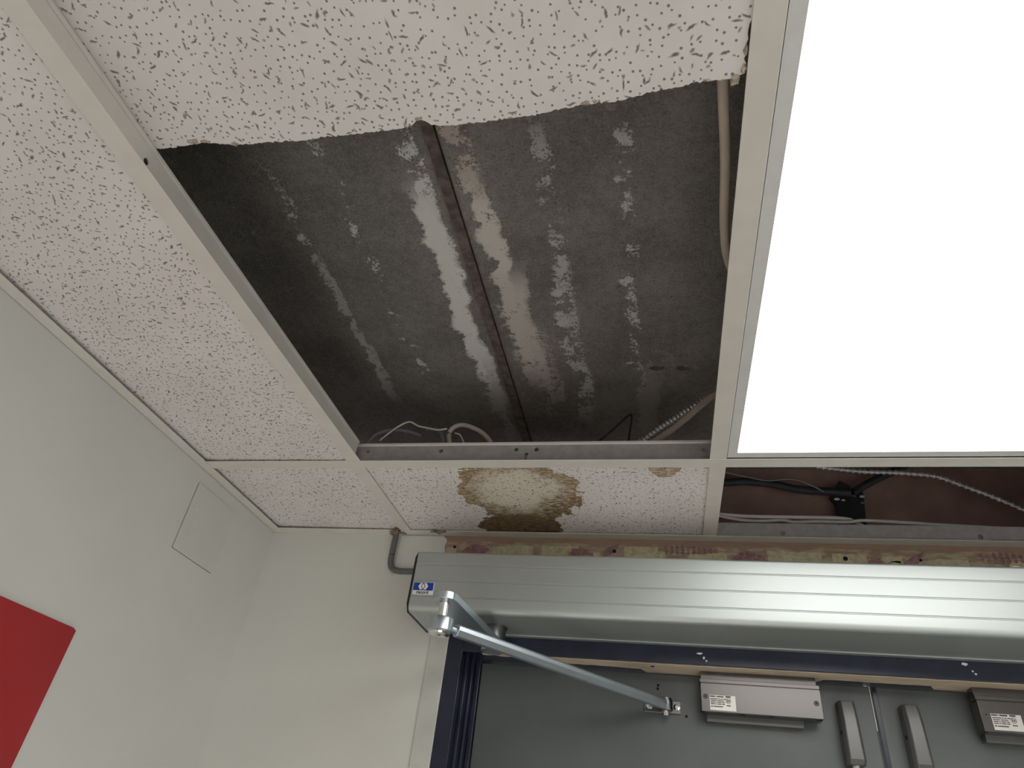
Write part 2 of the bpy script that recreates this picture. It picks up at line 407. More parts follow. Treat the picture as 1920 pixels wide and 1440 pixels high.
# concrete soffit: two planks with an open joint that a rusty strip fills
cs = thing('ceiling', 'dark concrete soffit with white lime streaks above the missing tile', 'ceiling', (-0.28, 0.8, SLAB), kind='structure')
MB().box(L - 0.12, -0.2925, RY, 1.43, SLAB, SLAB + 0.12).build('plank', 'slab', cs)
MB().box(-0.2745, RW + 0.12, RY, 1.43, SLAB, SLAB + 0.12).build('plank', 'slab', cs)
MB().box(-0.2925, -0.2765, RY, 1.43, SLAB - 0.003, SLAB + 0.11).build('joint_strip', 'jointiron', cs, label='rusty brown strip in the joint')
am = MB(); am.lump((0.006, 1.012, SLAB), 0.010, 3, flat=(1.3, 0.8, 0.3)); am.lump((0.052, 1.016, SLAB), 0.009, 4, flat=(1.4, 0.8, 0.3))
am.build('anchor_stub', 'jointiron', cs, smooth=60)

# ------------------------------------------------------------------ ceiling grid
def plate_with_holes(mb, x0, x1, z0, z1, y0, y1, holes):
    mb.prism([(x0, z0), (x1, z0), (x1, z1), (x0, z1)], 'y', y0, y1, holes)

def tee_y(x, y0, y1, hw, label, holes=(), name='ceiling_tee'):
    t = thing(name, label, 'ceiling grid', (x, (y0 + y1) / 2, H))
    MB().box(x - hw, x + hw, y0, y1, H, H + 0.0012).build('flange', 'tee', t, bevel=0.0004, segs=1)
    mb = MB(); hp = [circle(c, z, r, 10) for c, z, r in holes]
    mb.prism([(y0, H + 0.0012), (y1, H + 0.0012), (y1, H + 0.034), (y0, H + 0.034)], 'x', x - 0.0008, x + 0.0008, hp)
    mb.build('web', 'tee', t)
    MB().box(x - 0.003, x + 0.003, y0, y1, H + 0.034, H + 0.040).build('bulb', 'tee', t, bevel=0.001, segs=1)
    return t
def tee_x(y, x0, x1, hw, label, holes=(), slots=(), web='galv'):
    t = thing('ceiling_tee', label, 'ceiling grid', ((x0 + x1) / 2, y, H))
    MB().box(x0, x1, y - hw, y + hw, H - 0.0004, H + 0.0010).build('flange', 'tee', t, bevel=0.0004, segs=1)
    mb = MB(); hp = [circle(c, z, r, 12) for c, z, r in holes] + [[(a, b), (c, b), (c, d), (a, d)] for a, c, b, d in slots]
    mb.prism([(x0, H + 0.001), (x1, H + 0.001), (x1, H + 0.036), (x0, H + 0.036)], 'y', y - 0.0008, y + 0.0008, hp)
    mb.build('web', web, t)
    MB().box(x0, x1, y - 0.003, y + 0.003, H + 0.036, H + 0.0415).build('bulb', 'tee', t, bevel=0.001, segs=1)
    return t
yin = W - 0.0245               # inner edge of the wall angle
tee_y(MT1, -1.5, CT - 0.0126, 0.0130, 'long cream ceiling tee along the left edge of the open bay', holes=[(0.3398, H + 0.0180, 0.0040)])
tee_y(MT2, -1.5, CT - 0.0126, 0.0126, 'cream ceiling tee between the open bay and the lit panel')
tee_y(-0.5157, CT + 0.0126, W - 0.0245, 0.0126, 'short cream ceiling tee beside the grey flexible sleeve')
tee_y(MT2 + 0.0005, CT + 0.0126, W - 0.0245, 0.0126, 'short cream ceiling tee between the stained tile and the narrow opening')
tee_y(0.7032, -1.5, W - 0.0245, 0.0126, 'cream ceiling tee beyond the far side of the lit panel')
hh = H
tee_x(CT, L + 0.022, RW - 0.022, 0.0126, 'cream ceiling cross tee with a punched web, across the open bay',
      holes=[(-0.4985, hh + 0.0255, 0.0038), (-0.3637, hh + 0.0258, 0.0038), (-0.2309, hh + 0.0272, 0.0038), (-0.1961, hh + 0.027, 0.0038), (0.0745, hh + 0.0236, 0.0038)],
      slots=[(-0.2156, -0.2096, hh + 0.003, hh + 0.021)])
tee_x(-0.27, L + 0.022, RW - 0.022, 0.0126, 'cream ceiling cross tee overhead behind the lit panel', web='tee')
# wall angles
def angle(name, label, flange, leg):
    t = thing('wall_angle', label, 'ceiling trim', ((flange[0] + flange[1]) / 2, (flange[2] + flange[3]) / 2, H))
    MB().box(*flange, H - 0.0008, H + 0.0006).build('flange', 'tee', t, bevel=0.0003, segs=1)
    MB().box(*leg, H + 0.0006, H + 0.022).build('leg', 'tee', t)
    return t
angle('a', 'cream wall angle along the left wall under the narrow tile row', (L + 0.0012, L + 0.0217, -1.5, W - 0.0008), (L + 0.0012, L + 0.0022, -1.5, W))
angle('b', 'cream wall angle along the door wall above the peeled wallpaper', (L + 0.0217, RW, yin, W), (L + 0.0217, RW, W - 0.001, W))

# ------------------------------------------------------------------ ceiling tiles
TH = 0.015; TB = H + 0.0028
def tile(label, x0, x1, y0, y1, mat='tile', group='fissured ceiling tiles', tilt=0.0):
    mb = MB().box(x0, x1, y0, y1, TB, TB + TH)
    if tilt: mb.v = [(x, y, z + tilt * (x1 - x) / (x1 - x0)) for x, y, z in mb.v]     # lifted off the wall angle
    return tag(mb.build('ceiling_tile', mat, bevel=0.0008, segs=1), label, 'ceiling tile', group)
tile('long narrow fissured ceiling tile between the left wall and the open bay', L + 0.004, MT1 - 0.0025, -0.262, CT - 0.004, 'tile_dir', tilt=0.0035)
tile('small square fissured ceiling tile in the corner above the painted plate', L + 0.004, -0.5180, CT + 0.002, W - 0.004, 'tile_dir', tilt=0.0035)
tile('ceiling tile with a large brown water stain next to the door wall', -0.5135, MT2 - 0.0015, CT + 0.002, W - 0.004, 'tile_stain')
tile('fissured ceiling tile beyond the lit panel, out at the right', 0.705, RW - 0.004, -0.262, CT - 0.004)
tile('fissured ceiling tile beyond the narrow opening, out at the right', 0.705, RW - 0.004, CT + 0.002, W - 0.004)
# cut tile with its ragged edge
cut = [(-0.52, 0.3421), (-0.5189, 0.3416), (-0.5137, 0.34), (-0.4867, 0.3401), (-0.4536, 0.3367), (-0.4186, 0.3426), (-0.3807, 0.3424), (-0.3444, 0.3432), (-0.3117, 0.3409), (-0.2959, 0.3409), (-0.2645, 0.3398), (-0.2315, 0.3384), (-0.2175, 0.3344), (-0.21, 0.3294), (-0.1971, 0.3383), (-0.1748, 0.339), (-0.1464, 0.338), (-0.0972, 0.3346), (-0.0523, 0.3285), (-0.0289, 0.3285), (0.0149, 0.321), (0.0423, 0.3174), (0.0686, 0.3161), (0.079, 0.3135)]
edge = []
for (a, b) in zip(cut, cut[1:]):
    n = max(2, int((b[0] - a[0]) / 0.0022))
    for k in range(n):
        u = k / n; edge.append((a[0] + (b[0] - a[0]) * u, a[1] + (b[1] - a[1]) * u + rnd.gauss(0, 0.00055)))
edge.append((0.0800, 0.3125))
right = [(0.0795 + rnd.uniform(-0.0016, 0.0012), y) for y in [0.3085 - 0.004 * k for k in range(10)]]
poly = [(-0.5205, -0.262), (0.0825, -0.262), (0.0825, 0.268)] + right[::-1] + edge[::-1] + [(-0.5203, 0.335)]
ct = thing('ceiling_tile', 'large fissured ceiling tile cut off raggedly in front of the open bay', 'ceiling tile', (-0.21, 0.03, TB), 'fissured ceiling tiles')
SLOPE = 0.06326                  # the tile has ridden up: its left edge lies on the bulb of the main tee
pm = MB().prism(poly, 'z', TB, TB + TH); pm.v = [(x, y, z + SLOPE * (0.08 - x)) for x, y, z in pm.v]
pm.build('panel', 'tile', ct)
for k, (x, y, r, f) in enumerate(((-0.4365,0.3150,0.0040,(1.5,0.7,0.4)),(-0.4244,0.3160,0.0026,(1.6,0.7,0.5)),(-0.3948,0.3225,0.0030,(1.1,0.9,0.7)),(-0.486,0.3185,0.0032,(1,1,0.6)),(-0.0513,0.3225,0.0026,(1.5,0.8,0.6)),(-0.0434,0.3220,0.0018,(1.3,0.8,0.6)),(0.0500,0.3150,0.0022,(1.4,0.7,0.5)),(0.0722,0.3175,0.0040,(0.8,1.3,0.7)),(0.0785,0.3080,0.0032,(0.6,1.4,0.8)),(0.0790,0.2930,0.0028,(0.6,1.5,0.8)),(-0.2040,0.3190,0.0026,(1.2,0.8,0.6)),(-0.1190,0.3285,0.0016,(1.3,0.8,0.5)))):
    kk = (0.5424 + 0.08 * SLOPE) / (0.5424 + SLOPE * x); MB().lump((kk * x, kk * y, TB + SLOPE * (0.08 - kk * x) + 0.0004), r * 1.2, 20 + k, flat=f).build('crumb', 'tile_core', ct, smooth=50)
# plain remainder of the lobby ceiling behind the viewer
tag(MB().box(L, RW, RY, -0.285, TB, TB + TH).build('ceiling_rest', 'tile'), 'fissured ceiling over the rear of the lobby', 'ceiling', kind='structure')

# ------------------------------------------------------------------ lit panel
fx0, fx1, fy0, fy1 = MT2 + 0.0135, 0.6900, -0.2560, CT - 0.0145
lt = thing('light_panel', 'large white lit ceiling panel beside the open bay', 'ceiling light', ((fx0 + fx1) / 2, (fy0 + fy1) / 2, H))
fr = MB(); b = 0.0140; fz0, fz1 = H + 0.0016, H + 0.0066
fr.box(fx0, fx0 + b, fy0, fy1, fz0, fz1); fr.box(fx1 - b, fx1, fy0, fy1, fz0, fz1); fr.box(fx0 + b, fx1 - b, fy0, fy0 + b, fz0, fz1); fr.box(fx0 + b, fx1 - b, fy1 - b, fy1, fz0, fz1)
fr.build('frame', 'lamphouse', lt)
MB().box(fx0 + b, fx1 - b, fy0 + b, fy1 - b, H + 0.0036, H + 0.0056).build('diffuser', 'lens', lt, label='glowing white diffuser')
MB().box(fx0 + 0.002, fx1 - 0.002, fy0 + 0.002, fy1 - 0.002, H + 0.0066, H + 0.075).build('housing', 'galv', lt)

# ------------------------------------------------------------------ doors and frame
df = thing('door_frame', 'navy steel frame of the double doors with a pale left casing', 'door frame', (0.345, W, FL), kind='structure')
MB().box(-0.4287, JX0, W - 0.0035, W + 0.02, FL, 0.345).build('casing', 'casing', df, bevel=0.0015, label='pale glossy casing strip')
jm = MB()
jm.box(JX0, -0.3620, W - 0.002, 1.40, FL, 0.40); jm.box(-0.3620, -0.3552, 1.270, 1.40, FL, 0.40); jm.box(-0.3552, -0.3495, 1.291, 1.40, FL, 0.40); jm.box(-0.3495, -0.3400, 1.3085, 1.40, FL, 0.40)
jm.build('jamb', 'navy', df, bevel=0.0014)
jr = MB()
jr.box(1.052, JX1, W - 0.002, 1.40, FL, 0.40); jr.box(1.0345, 1.052, 1.285, 1.40, FL, 0.40)
jr.build('jamb', 'navy', df, bevel=0.0014)
MB().box(-0.3622, 1.0522, W - 0.002, 1.40, 0.3112, 0.36).build('header', 'navy', df, bevel=0.0012)
# bare scraped soffit under the header, ragged towards the door, navy where paint is left
g = random.Random(3)
xs = [-0.325 + 0.011 * k for k in range(125)]
front, back = [], []
for x in xs:
    front.append((x, W + 0.0010 + abs(g.gauss(0, 0.0010))))
    yb = DOOR - 0.001
    if x < -0.20: yb = W + 0.006 + 0.006 * g.random() + max(0, (x + 0.30)) * 0.10
    elif x < -0.03: yb = W + 0.030 + (x + 0.2) * 0.06 + 0.004 * g.random()
    elif 0.262 < x < 0.44: yb = W + 0.040 + 0.003 * g.random()
    back.append((x, yb))
MB().prism(front + back[::-1], 'z', 0.3098, 0.3116).build('bare_soffit', 'tan', df, label='scraped tan strip under the header')
g = random.Random(5)
for (x, z, w_, h_) in ((0.0640, 0.3300, 0.010, 0.0035), (0.0705, 0.3235, 0.004, 0.005), (0.0745, 0.3185, 0.004, 0.003), (0.4770, 0.3360, 0.011, 0.005), (0.4860, 0.3255, 0.003, 0.003), (0.4895, 0.3215, 0.004, 0.003)):
    pl = [(x + w_ / 2 * math.cos(a) * g.uniform(0.7, 1.15), z + h_ / 2 * math.sin(a) * g.uniform(0.7, 1.15)) for a in (2 * math.pi * k / 9 for k in range(9))]
    MB().prism(pl, 'y', W - 0.0028, W - 0.0018).build('paint_chip', 'whiteprint', df)
MB().lump((-0.0170, 1.268, 0.3100), 0.0055, 8, flat=(0.8, 1, 0.25)).build('screw_hole', 'dark', df)

GAP0, GAP1 = 0.3445, 0.3480
d1 = thing('door_1', 'slate grey left door leaf that the silver arm is fixed to', 'door', (0.0, DOOR, FL), kind='structure')
MB().box(-0.3390, GAP0, DOOR, DOOR + 0.044, FL + 0.008, 0.3085).build('leaf', 'door', d1, bevel=0.0015)
d2 = thing('door_2', 'slate grey right door leaf past the dark centre gap', 'door', (0.69, DOOR, FL), kind='structure')
MB().box(GAP1 + 0.006, 1.0335, DOOR, DOOR + 0.044, FL + 0.008, 0.3085).build('leaf', 'door', d2, bevel=0.0015)
MB().add([(GAP1, DOOR - 0.001, 0.3085), (GAP1 + 0.0062, DOOR - 0.0015, 0.3085), (GAP1 + 0.0062, DOOR + 0.03, 0.3085), (GAP1, DOOR + 0.03, 0.3085),
          (GAP1 - 0.0005, DOOR - 0.001, FL + 0.008), (GAP1 + 0.0070, DOOR - 0.0035, FL + 0.008), (GAP1 + 0.0070, DOOR + 0.03, FL + 0.008), (GAP1 - 0.0005, DOOR + 0.03, FL + 0.008)],
         [(0,1,2,3),(7,6,5,4),(0,4,5,1),(1,5,6,2),(2,6,7,3),(3,7,4,0)]).build('edge_strip', 'navy', d2, label='navy edge strip at the centre gap')
MB().box(GAP0 - 0.0008, GAP0 + 0.0006, DOOR - 0.0006, DOOR + 0.02, 0.24, 0.3085).build('edge_strip', 'casing', d1, label='thin pale worn edge')
def latch(door, x0, x1):
    zt, zb = 0.2785, 0.1835; yf = 1.282; xm = (x0 + x1) / 2
    # cover tapers towards the door: narrower at the top, rounded front edges
    w = (x1 - x0) / 2
    mb = MB()
    def ring(z, k, yy): return [(xm - w * k, DOOR, z), (xm - w * k, yy + 0.006, z), (xm - w * k + 0.004, yy, z), (xm + w * k - 0.004, yy, z), (xm + w * k, yy + 0.006, z), (xm + w * k, DOOR, z)]
    rings = [ring(zt, 0.93, yf + 0.006), ring(zt - 0.030, 0.96, yf), ring(zb + 0.008, 1.02, yf - 0.001), ring(zb, 0.98, yf + 0.004)]
    vs = [v for r_ in rings for v in r_]; fs = []
    for i in range(3):
        for k in range(6): fs.append((i*6+k, i*6+(k+1) % 6, (i+1)*6+(k+1) % 6, (i+1)*6+k))
    fs += [tuple(range(6)), tuple(reversed(range(18, 24)))]
    mb.add(vs, fs); lc = mb.build('latch_cover', 'latch', door, bevel=0.0012, smooth=30, label='grey satin latch cover')
    MB().lathe((xm, 1.299, 0), [(0.007, -1.0), (0.007, zb + 0.004)], 18).build('rod', 'chrome', lc, smooth=40)
    MB().lathe((x0 - 0.0003, 1.297, zt - 0.048), [(0.003, -0.0004), (0.003, 0.0009)], 10, 'x').build('screw', 'dark', lc)
latch(d1, 0.2845, 0.3125)
latch(d2, 0.3815, 0.4095)
for dd, x0, x1 in ((d1, 0.0715, 0.2280), (d2, 0.4970, 0.6530)):
    MB().box(x0, x1, 1.297, DOOR, 0.2325, 0.2440).build('armature_plate', 'latch', dd, bevel=0.001)
for x, z in ((-0.0085, 0.289), (-0.0095, 0.283), (0.0385, 0.2410)):
    MB().lathe((x, DOOR, z), [(0.0024, -0.0006), (0.0024, 0.001)], 10, 'y').build('screw_hole', 'dark', d1)

# ------------------------------------------------------------------ magnetic locks
def maglock(x0, x1, label):
    yf, yb, zt, zb = 1.271, 1.303, 0.2955, 0.2430
    t = thing('magnetic_lock', label, 'door lock', ((x0 + x1) / 2, yf, zb), 'magnetic locks under the header')
    MB().box(x0 + 0.002, x1 - 0.0005, yf + 0.001, yb, zb, zt - 0.0005).build('housing', 'lockalu', t, bevel=0.0008)
    MB().box(x0, x1, yf, yb - 0.006, zt - 0.0065, zt).build('mounting_rail', 'lockalu', t, bevel=0.0006, segs=1)
    MB().box(x0 + 0.003, x1 - 0.003, yf + 0.010, yb, zt, 0.3112).build('filler_bracket', 'lockalu', t)
    MB().box(x0 + 0.0008, x1, yf - 0.0008, yf + 0.0016, zb + 0.0004, zt - 0.0072).build('cover_plate', 'lockalu', t, bevel=0.0007)
    for sx, sz in ((x0 + 0.0085, zt - 0.0285), (x1 - 0.0085, zt - 0.0285)):
        sc = MB().lathe((sx, yf - 0.0008, sz), [(0.0040, -0.0007), (0.0044, 0.0002)], 18, 'y').build('screw', 'greyprint', t)
        MB().lathe((sx, yf - 0.0016, sz), [(0.0013, -0.0001), (0.0013, 0.0003)], 6, 'y').build('socket', 'dark', sc)
    for k in (0.012, 0.35, 0.58, 0.965):
        xx = x0 + (x1 - x0) * k
        MB().box(xx - 0.0040, xx + 0.0040, yf + 0.004, yf + 0.010, zb - 0.0003, zb + 0.0005).build('slot', 'dark', t)
    # foil label with its rows of small print
    lx0, lx1, lz0, lz1 = x0 + 0.0150, x0 + 0.0570, zb + 0.0030, zb + 0.0265
    lb = MB().box(lx0, lx1, yf - 0.0012, yf - 0.0007, lz0, lz1).build('rating_label', 'silverlabel', t, label='silver rating label with small print')
    g = random.Random(11)
    def row(z, h_, words, xa, mat='greyprint'):
        x = xa
        for w_ in words:
            MB().box(x, x + w_, yf - 0.00145, yf - 0.0011, z, z + h_).build('print', mat, lb); x += w_ + 0.0010
    row(lz1 - 0.0030, 0.0019, (0.0085, 0.0010, 0.0110), lx0 + 0.0006, 'blackprint')
    row(lz1 - 0.0030, 0.0026, (0.0085,), lx1 - 0.0160)
    row(lz1 - 0.0066, 0.0015, (0.0125, 0.0025, 0.0030, 0.0045), lx0 + 0.0010)
    row(lz1 - 0.0093, 0.0014, (0.0100, 0.0105), lx0 + 0.0012)
    row(lz1 - 0.0120, 0.0015, (0.0070, 0.0018, 0.0065, 0.0045), lx0 + 0.0014)
    row(lz1 - 0.0147, 0.0015, (0.0070, 0.0018, 0.0065, 0.0045), lx0 + 0.0014)
    row(lz1 - 0.0187, 0.0018, (0.0034, 0.0150), lx0 + 0.0014)
    cx, cz = lx1 - 0.0118, lz1 - 0.0083
    MB().prism(circle(cx, cz, 0.0042, 20), 'y', yf - 0.0014, yf - 0.0011, [circle(cx, cz, 0.0034, 20)]).build('mark_ring', 'greyprint', lb)
    MB().box(cx - 0.0022, cx - 0.0006, yf - 0.0014, yf - 0.0011, cz - 0.0022, cz + 0.0022).build('mark_bar', 'greyprint', lb)
    MB().box(cx + 0.0002, cx + 0.0022, yf - 0.0014, yf - 0.0011, cz - 0.0018, cz + 0.0018).build('mark_bar', 'greyprint', lb)
    MB().box(cx - 0.0034, cx + 0.0034, yf - 0.0014, yf - 0.0011, cz - 0.0082, cz - 0.0064).build('print', 'greyprint', lb)
maglock(0.0622, 0.2560, 'brushed aluminium magnetic lock on the left door, next to the silver arm')
maglock(0.4880, 0.6810, 'brushed aluminium magnetic lock on the right door, at the photo edge')

# ------------------------------------------------------------------ door operator
OX0, OX1 = -0.4345, 1.115; OY, OZ0, OZ1 = 1.118, 0.3425, 0.4518
op = thing('door_operator', 'long satin aluminium door operator housing above the double doors', 'door operator', ((OX0 + OX1) / 2, W, OZ0))
prof = [(W - 0.001, OZ0), (W - 0.001, OZ1)]
def arc(cy, cz, r, a0, a1, n=8): return [(cy + r * math.cos(a0 + (a1 - a0) * k / n), cz + r * math.sin(a0 + (a1 - a0) * k / n)) for k in range(n + 1)]
prof += arc(OY + 0.005, OZ1 - 0.005, 0.005, math.pi / 2, math.pi, 5)
for gz in (0.4266, 0.3972, 0.3688):
    prof += [(OY, gz + 0.0014), (OY + 0.0007, gz + 0.0008), (OY + 0.0001, gz), (OY + 0.0001, gz - 0.0009), (OY + 0.0006, gz - 0.0012), (OY, gz - 0.0018)]
prof += arc(OY + 0.011, OZ0 + 0.011, 0.011, math.pi, 1.5 * math.pi, 8)
cover = MB().prism(prof, 'x', OX0, OX1).build('cover', 'alu', op, smooth=28)
MB().box(OX0 + 0.14, OX1 - 0.01, W - 0.014, W - 0.003, OZ0 - 0.0018, OZ0 + 0.001).build('bottom_lip', 'alu', op)
capp = [(W - 0.0005, OZ0 - 0.001), (W - 0.0005, OZ1 + 0.001), (OY + 0.008, OZ1 + 0.001), (OY - 0.0012, OZ1 - 0.012), (OY - 0.0012, OZ0 + 0.012), (OY + 0.010, OZ0 - 0.001)]
MB().prism(capp, 'x', OX0 - 0.0042, OX0).build('end_cap', 'blackplastic', op, bevel=0.0008)
MB().prism(capp, 'x', OX1, OX1 + 0.0042).build('end_cap', 'blackplastic', op, bevel=0.0008)
# maker's sticker: blue field with a split hexagon, word below
sx0, sx1, sz0, sz1 = -0.4318, -0.3935, 0.3714, 0.3930; zm = sz0 + (sz1 - sz0) * 0.335; sy = OY
st = MB().box(sx0, sx1, sy - 0.0004, sy + 0.0001, sz0, sz1).build('sticker', 'whiteprint', op, label='blue and white sticker reading record')
MB().box(sx0 + 0.0002, sx1 - 0.0012, sy - 0.0006, sy - 0.0003, zm, sz1 - 0.0004).build('blue_field', 'blue', st)
hx, hz, hr, hk = (sx0 + sx1) / 2 - 0.0008, (zm + sz1) / 2, 0.0064, 0.0104
def hexa(k): return [(hx - hk * k, hz), (hx - hk * 0.62 * k, hz - hr * k), (hx + hk * 0.62 * k, hz - hr * k), (hx + hk * k, hz), (hx + hk * 0.62 * k, hz + hr * k), (hx - hk * 0.62 * k, hz + hr * k)]
MB().prism(hexa(1.0), 'y', sy - 0.00085, sy - 0.0005).build('hexagon_outline', 'blackprint', st)
MB().prism(hexa(0.90), 'y', sy - 0.00105, sy - 0.0007).build('hexagon', 'whiteprint', st)
def almond(w, h_, n=8):
    a = [(hx + w * math.sin(math.pi * k / n), hz - h_ + 2 * h_ * k / n) for k in range(n + 1)]
    return a + [(hx - w * math.sin(math.pi * k / n), hz - h_ + 2 * h_ * k / n) for k in range(n - 1, 0, -1)]
MB().prism(almond(0.0036, 0.0062), 'y', sy - 0.00125, sy - 0.0010).build('almond_outline', 'blackprint', st)
MB().prism(almond(0.0024, 0.0046), 'y', sy - 0.00145, sy - 0.0012).build('almond', 'whiteprint', st)
cu = bpy.data.curves.new('record_text', 'FONT'); cu.body = 'record'; cu.size = 0.0082; cu.extrude = 0.0001; cu.offset = 0.00022; cu.align_x = 'CENTER'; cu.resolution_u = 3
tmp = bpy.data.objects.new('tmp', cu); C.objects.link(tmp); bpy.context.view_layer.update()
me = bpy.data.meshes.new_from_object(tmp.evaluated_get(bpy.context.evaluated_depsgraph_get())); bpy.data.objects.remove(tmp)
tb = MB(); tb.add([(hx + v.co.x, sy - 0.0005 - v.co.z, sz0 + 0.0014 + v.co.y) for v in me.vertices], [tuple(p.vertices) for p in me.polygons])
tb.build('lettering', 'blackprint', st)

# ------------------------------------------------------------------ operator arm
J = Vector((-0.313, 0.947, 0)); S = Vector((-0.292, 1.192, 0))
ar = thing('operator_arm', 'silver jointed arm linking the door operator to the left door', 'door arm', (S.x, S.y, OZ0))
sp = MB().lathe((S.x, S.y, 0), [(0.0225, OZ0 - 0.0003), (0.0225, OZ0 - 0.003), (0.0205, OZ0 - 0.0032), (0.0200, 0.318)], 32).build('spindle', 'darksteel', ar, smooth=40)
dirv = (S - J).normalized(); nrm = Vector((-dirv.y, dirv.x, 0)); a0 = math.atan2(dirv.y, dirv.x)
pl = []
for k in range(13):
    a = a0 + math.pi / 2 + math.pi * k / 12; pl.append((J.x + 0.0190 * math.cos(a), J.y + 0.0190 * math.sin(a)))
for k in range(13):
    a = a0 - math.pi / 2 + math.pi * k / 12; pl.append((S.x + 0.0190 * math.cos(a), S.y + 0.0190 * math.sin(a)))
MB().prism(pl, 'z', 0.3055, 0.3165).build('lever', 'silver', ar, bevel=0.0015, smooth=30)
MB().lathe((S.x, S.y, 0), [(0.0205, 0.3055), (0.0205, 0.3000), (0.0185, 0.2990), (0.008, 0.2988), (0.006, 0.3000)], 32).build('spindle_cap', 'silver', ar, smooth=40)
MB().lathe((J.x, J.y, 0), [(0.0072, 0.3056), (0.0072, 0.280)], 24).build('pivot_pin', 'chrome', ar, smooth=40)
MB().lathe((J.x, J.y, 0), [(0.0145, 0.2815), (0.0172, 0.2808), (0.0178, 0.279), (0.0178, 0.2625), (0.0165, 0.2615)], 36).build('joint_collar', 'silver', ar, smooth=40)
jc = MB().lathe((J.x, J.y, 0), [(0.0158, 0.2616), (0.0162, 0.2600), (0.0140, 0.2575), (0.0035, 0.2568), (0.0030, 0.2576)], 32).build('joint_cap', 'chrome', ar, smooth=40)
MB().lathe((J.x, J.y, 0), [(0.0022, 0.2566), (0.0022, 0.2574)], 6).build('socket', 'dark', jc)
A = Vector((J.x, J.y, 0.2710)); B = Vector((0.004, 1.2905, 0.2525)); u = (B - A).normalized()
side = u.cross(Vector((0, 0, 1))).normalized(); top = side.cross(u).normalized()
MB().tube([A + u * 0.015, A + u * 0.030], 0.0058, 12).build('neck', 'silver', ar, smooth=40)
sec = [(-0.0045, -0.0085), (0.0045, -0.0085), (0.0102, -0.0010), (0.0102, 0.0050), (0.0065, 0.0082), (-0.0065, 0.0082), (-0.0102, 0.0050), (-0.0102, -0.0010)]
rm = MB(); ns = len(sec); pa, pb = A + u * 0.026, B - u * 0.006
vs_ = [pa + side * q[0] + top * q[1] for q in sec] + [pb + side * q[0] * 0.92 + top * q[1] * 0.92 for q in sec]
rm.add(vs_, [tuple(range(ns)), tuple(reversed(range(ns, 2 * ns)))] + [(k, (k + 1) % ns, ns + (k + 1) % ns, ns + k) for k in range(ns)])
rd = rm.build('rod', 'silver', ar, bevel=0.0009)
mid_ = A + (B - A) * 0.0
for k, fk in enumerate((0.585, 0.60, 0.625, 0.66)):
    c = A + (B - A) * fk + top * 0.0078
    MB().lump(c, 0.0022 + 0.0008 * (k % 2), 50 + k, flat=(1.4, 1, 0.5)).build('paint_blister', 'whiteprint', rd)
br = MB().box(-0.034, 0.0300, DOOR - 0.0045, DOOR, 0.2430, 0.2640).build('door_bracket', 'darksteel', ar, bevel=0.001)
MB().lathe((0.004, 1.2935, 0), [(0.0115, 0.2440), (0.0120, 0.2460), (0.0120, 0.2590), (0.0115, 0.2610)], 28).build('bracket_eye', 'darksteel', ar, smooth=40)
MB().box(-0.004, 0.012, 1.2935, DOOR, 0.2440, 0.2610).build('bracket_stem', 'darksteel', ar, bevel=0.001)
MB().lathe((0.004, 1.2935, 0), [(0.0090, 0.2440), (0.0100, 0.2425), (0.0060, 0.2415), (0.0055, 0.2360), (0.0040, 0.2355)], 20).build('pivot_nut', 'chrome', ar, smooth=40)
MB().lathe((0.004, 1.2935, 0), [(0.0060, 0.2650), (0.0100, 0.2640), (0.0100, 0.2610)], 20).build('pivot_head', 'darksteel', ar, smooth=40)
for x in (-0.0240, 0.0225):
    sc_ = MB().lathe((x, DOOR - 0.0045, 0.2535), [(0.0030, -0.0030), (0.0062, -0.0020), (0.0062, 0.0)], 6, 'y').build('bolt', 'chrome', ar)

# ------------------------------------------------------------------ grey sleeve into the operator
cp = spline([(-0.5345, 1.226, 0.556), (-0.5385, 1.238, 0.530), (-0.5392, 1.240, 0.500), (-0.5385, 1.240, 0.478), (-0.5330, 1.240, 0.4635), (-0.5180, 1.240, 0.4578), (-0.50, 1.240, 0.4572), (-0.4385, 1.240, 0.4575)], 12)
sl = tag(MB().tube(cp, 0.0061, 14).build('cable_sleeve', 'gasket', smooth=50), 'grey flexible cable sleeve bending from the ceiling into the operator', 'cable')
# plaster debris where it passes through the grid
deb = ((-0.5370, 1.2275, H - 0.0030, 0.0085, (1.0, 1.1, 0.7)), (-0.5455, 1.2360, H - 0.0025, 0.0060, (1.1, 1, 0.8)), (-0.5250, 1.2340, H - 0.0020, 0.0060, (1.2, 0.8, 0.7)), (-0.5320, 1.2190, H - 0.0008, 0.0052, (1.3, 1, 0.5)))
t = thing('plaster_debris', 'lump of crumbling plaster where the grey sleeve leaves the ceiling', 'debris', (-0.535, 1.23, H - 0.01), 'plaster crumbs at the wall angle', 'thing')
for k, (x, y, z, r, f) in enumerate(deb): MB().lump((x, y, z), r, 70 + k, flat=f).build('crumb', 'debris', t)
for k, (x, y, r) in enumerate(((-0.5465, 1.2290, 0.0034), (-0.5290, 1.2255, 0.0038), (-0.5205, 1.2395, 0.0030))):
    MB().lump((x, y, H - 0.0010), r, 76 + k, flat=(1.4, 0.8, 0.25)).build('hollow', 'dark', t)
t = thing('plaster_debris', 'crumbled plaster on the wall angle left of the brown stain', 'debris', (-0.44, 1.22, H - 0.006), 'plaster crumbs at the wall angle', 'thing')
for k, (x, y, z, r, f) in enumerate(((-0.4520, 1.2255, H - 0.0010, 0.0058, (1.5, 0.9, 0.6)), (-0.4400, 1.2280, H - 0.0014, 0.0066, (1.3, 1, 0.6)), (-0.4300, 1.2260, H - 0.0008, 0.0045, (1.3, 1, 0.6)))): MB().lump((x, y, z), r, 80 + k, flat=f).build('crumb', 'debris', t)

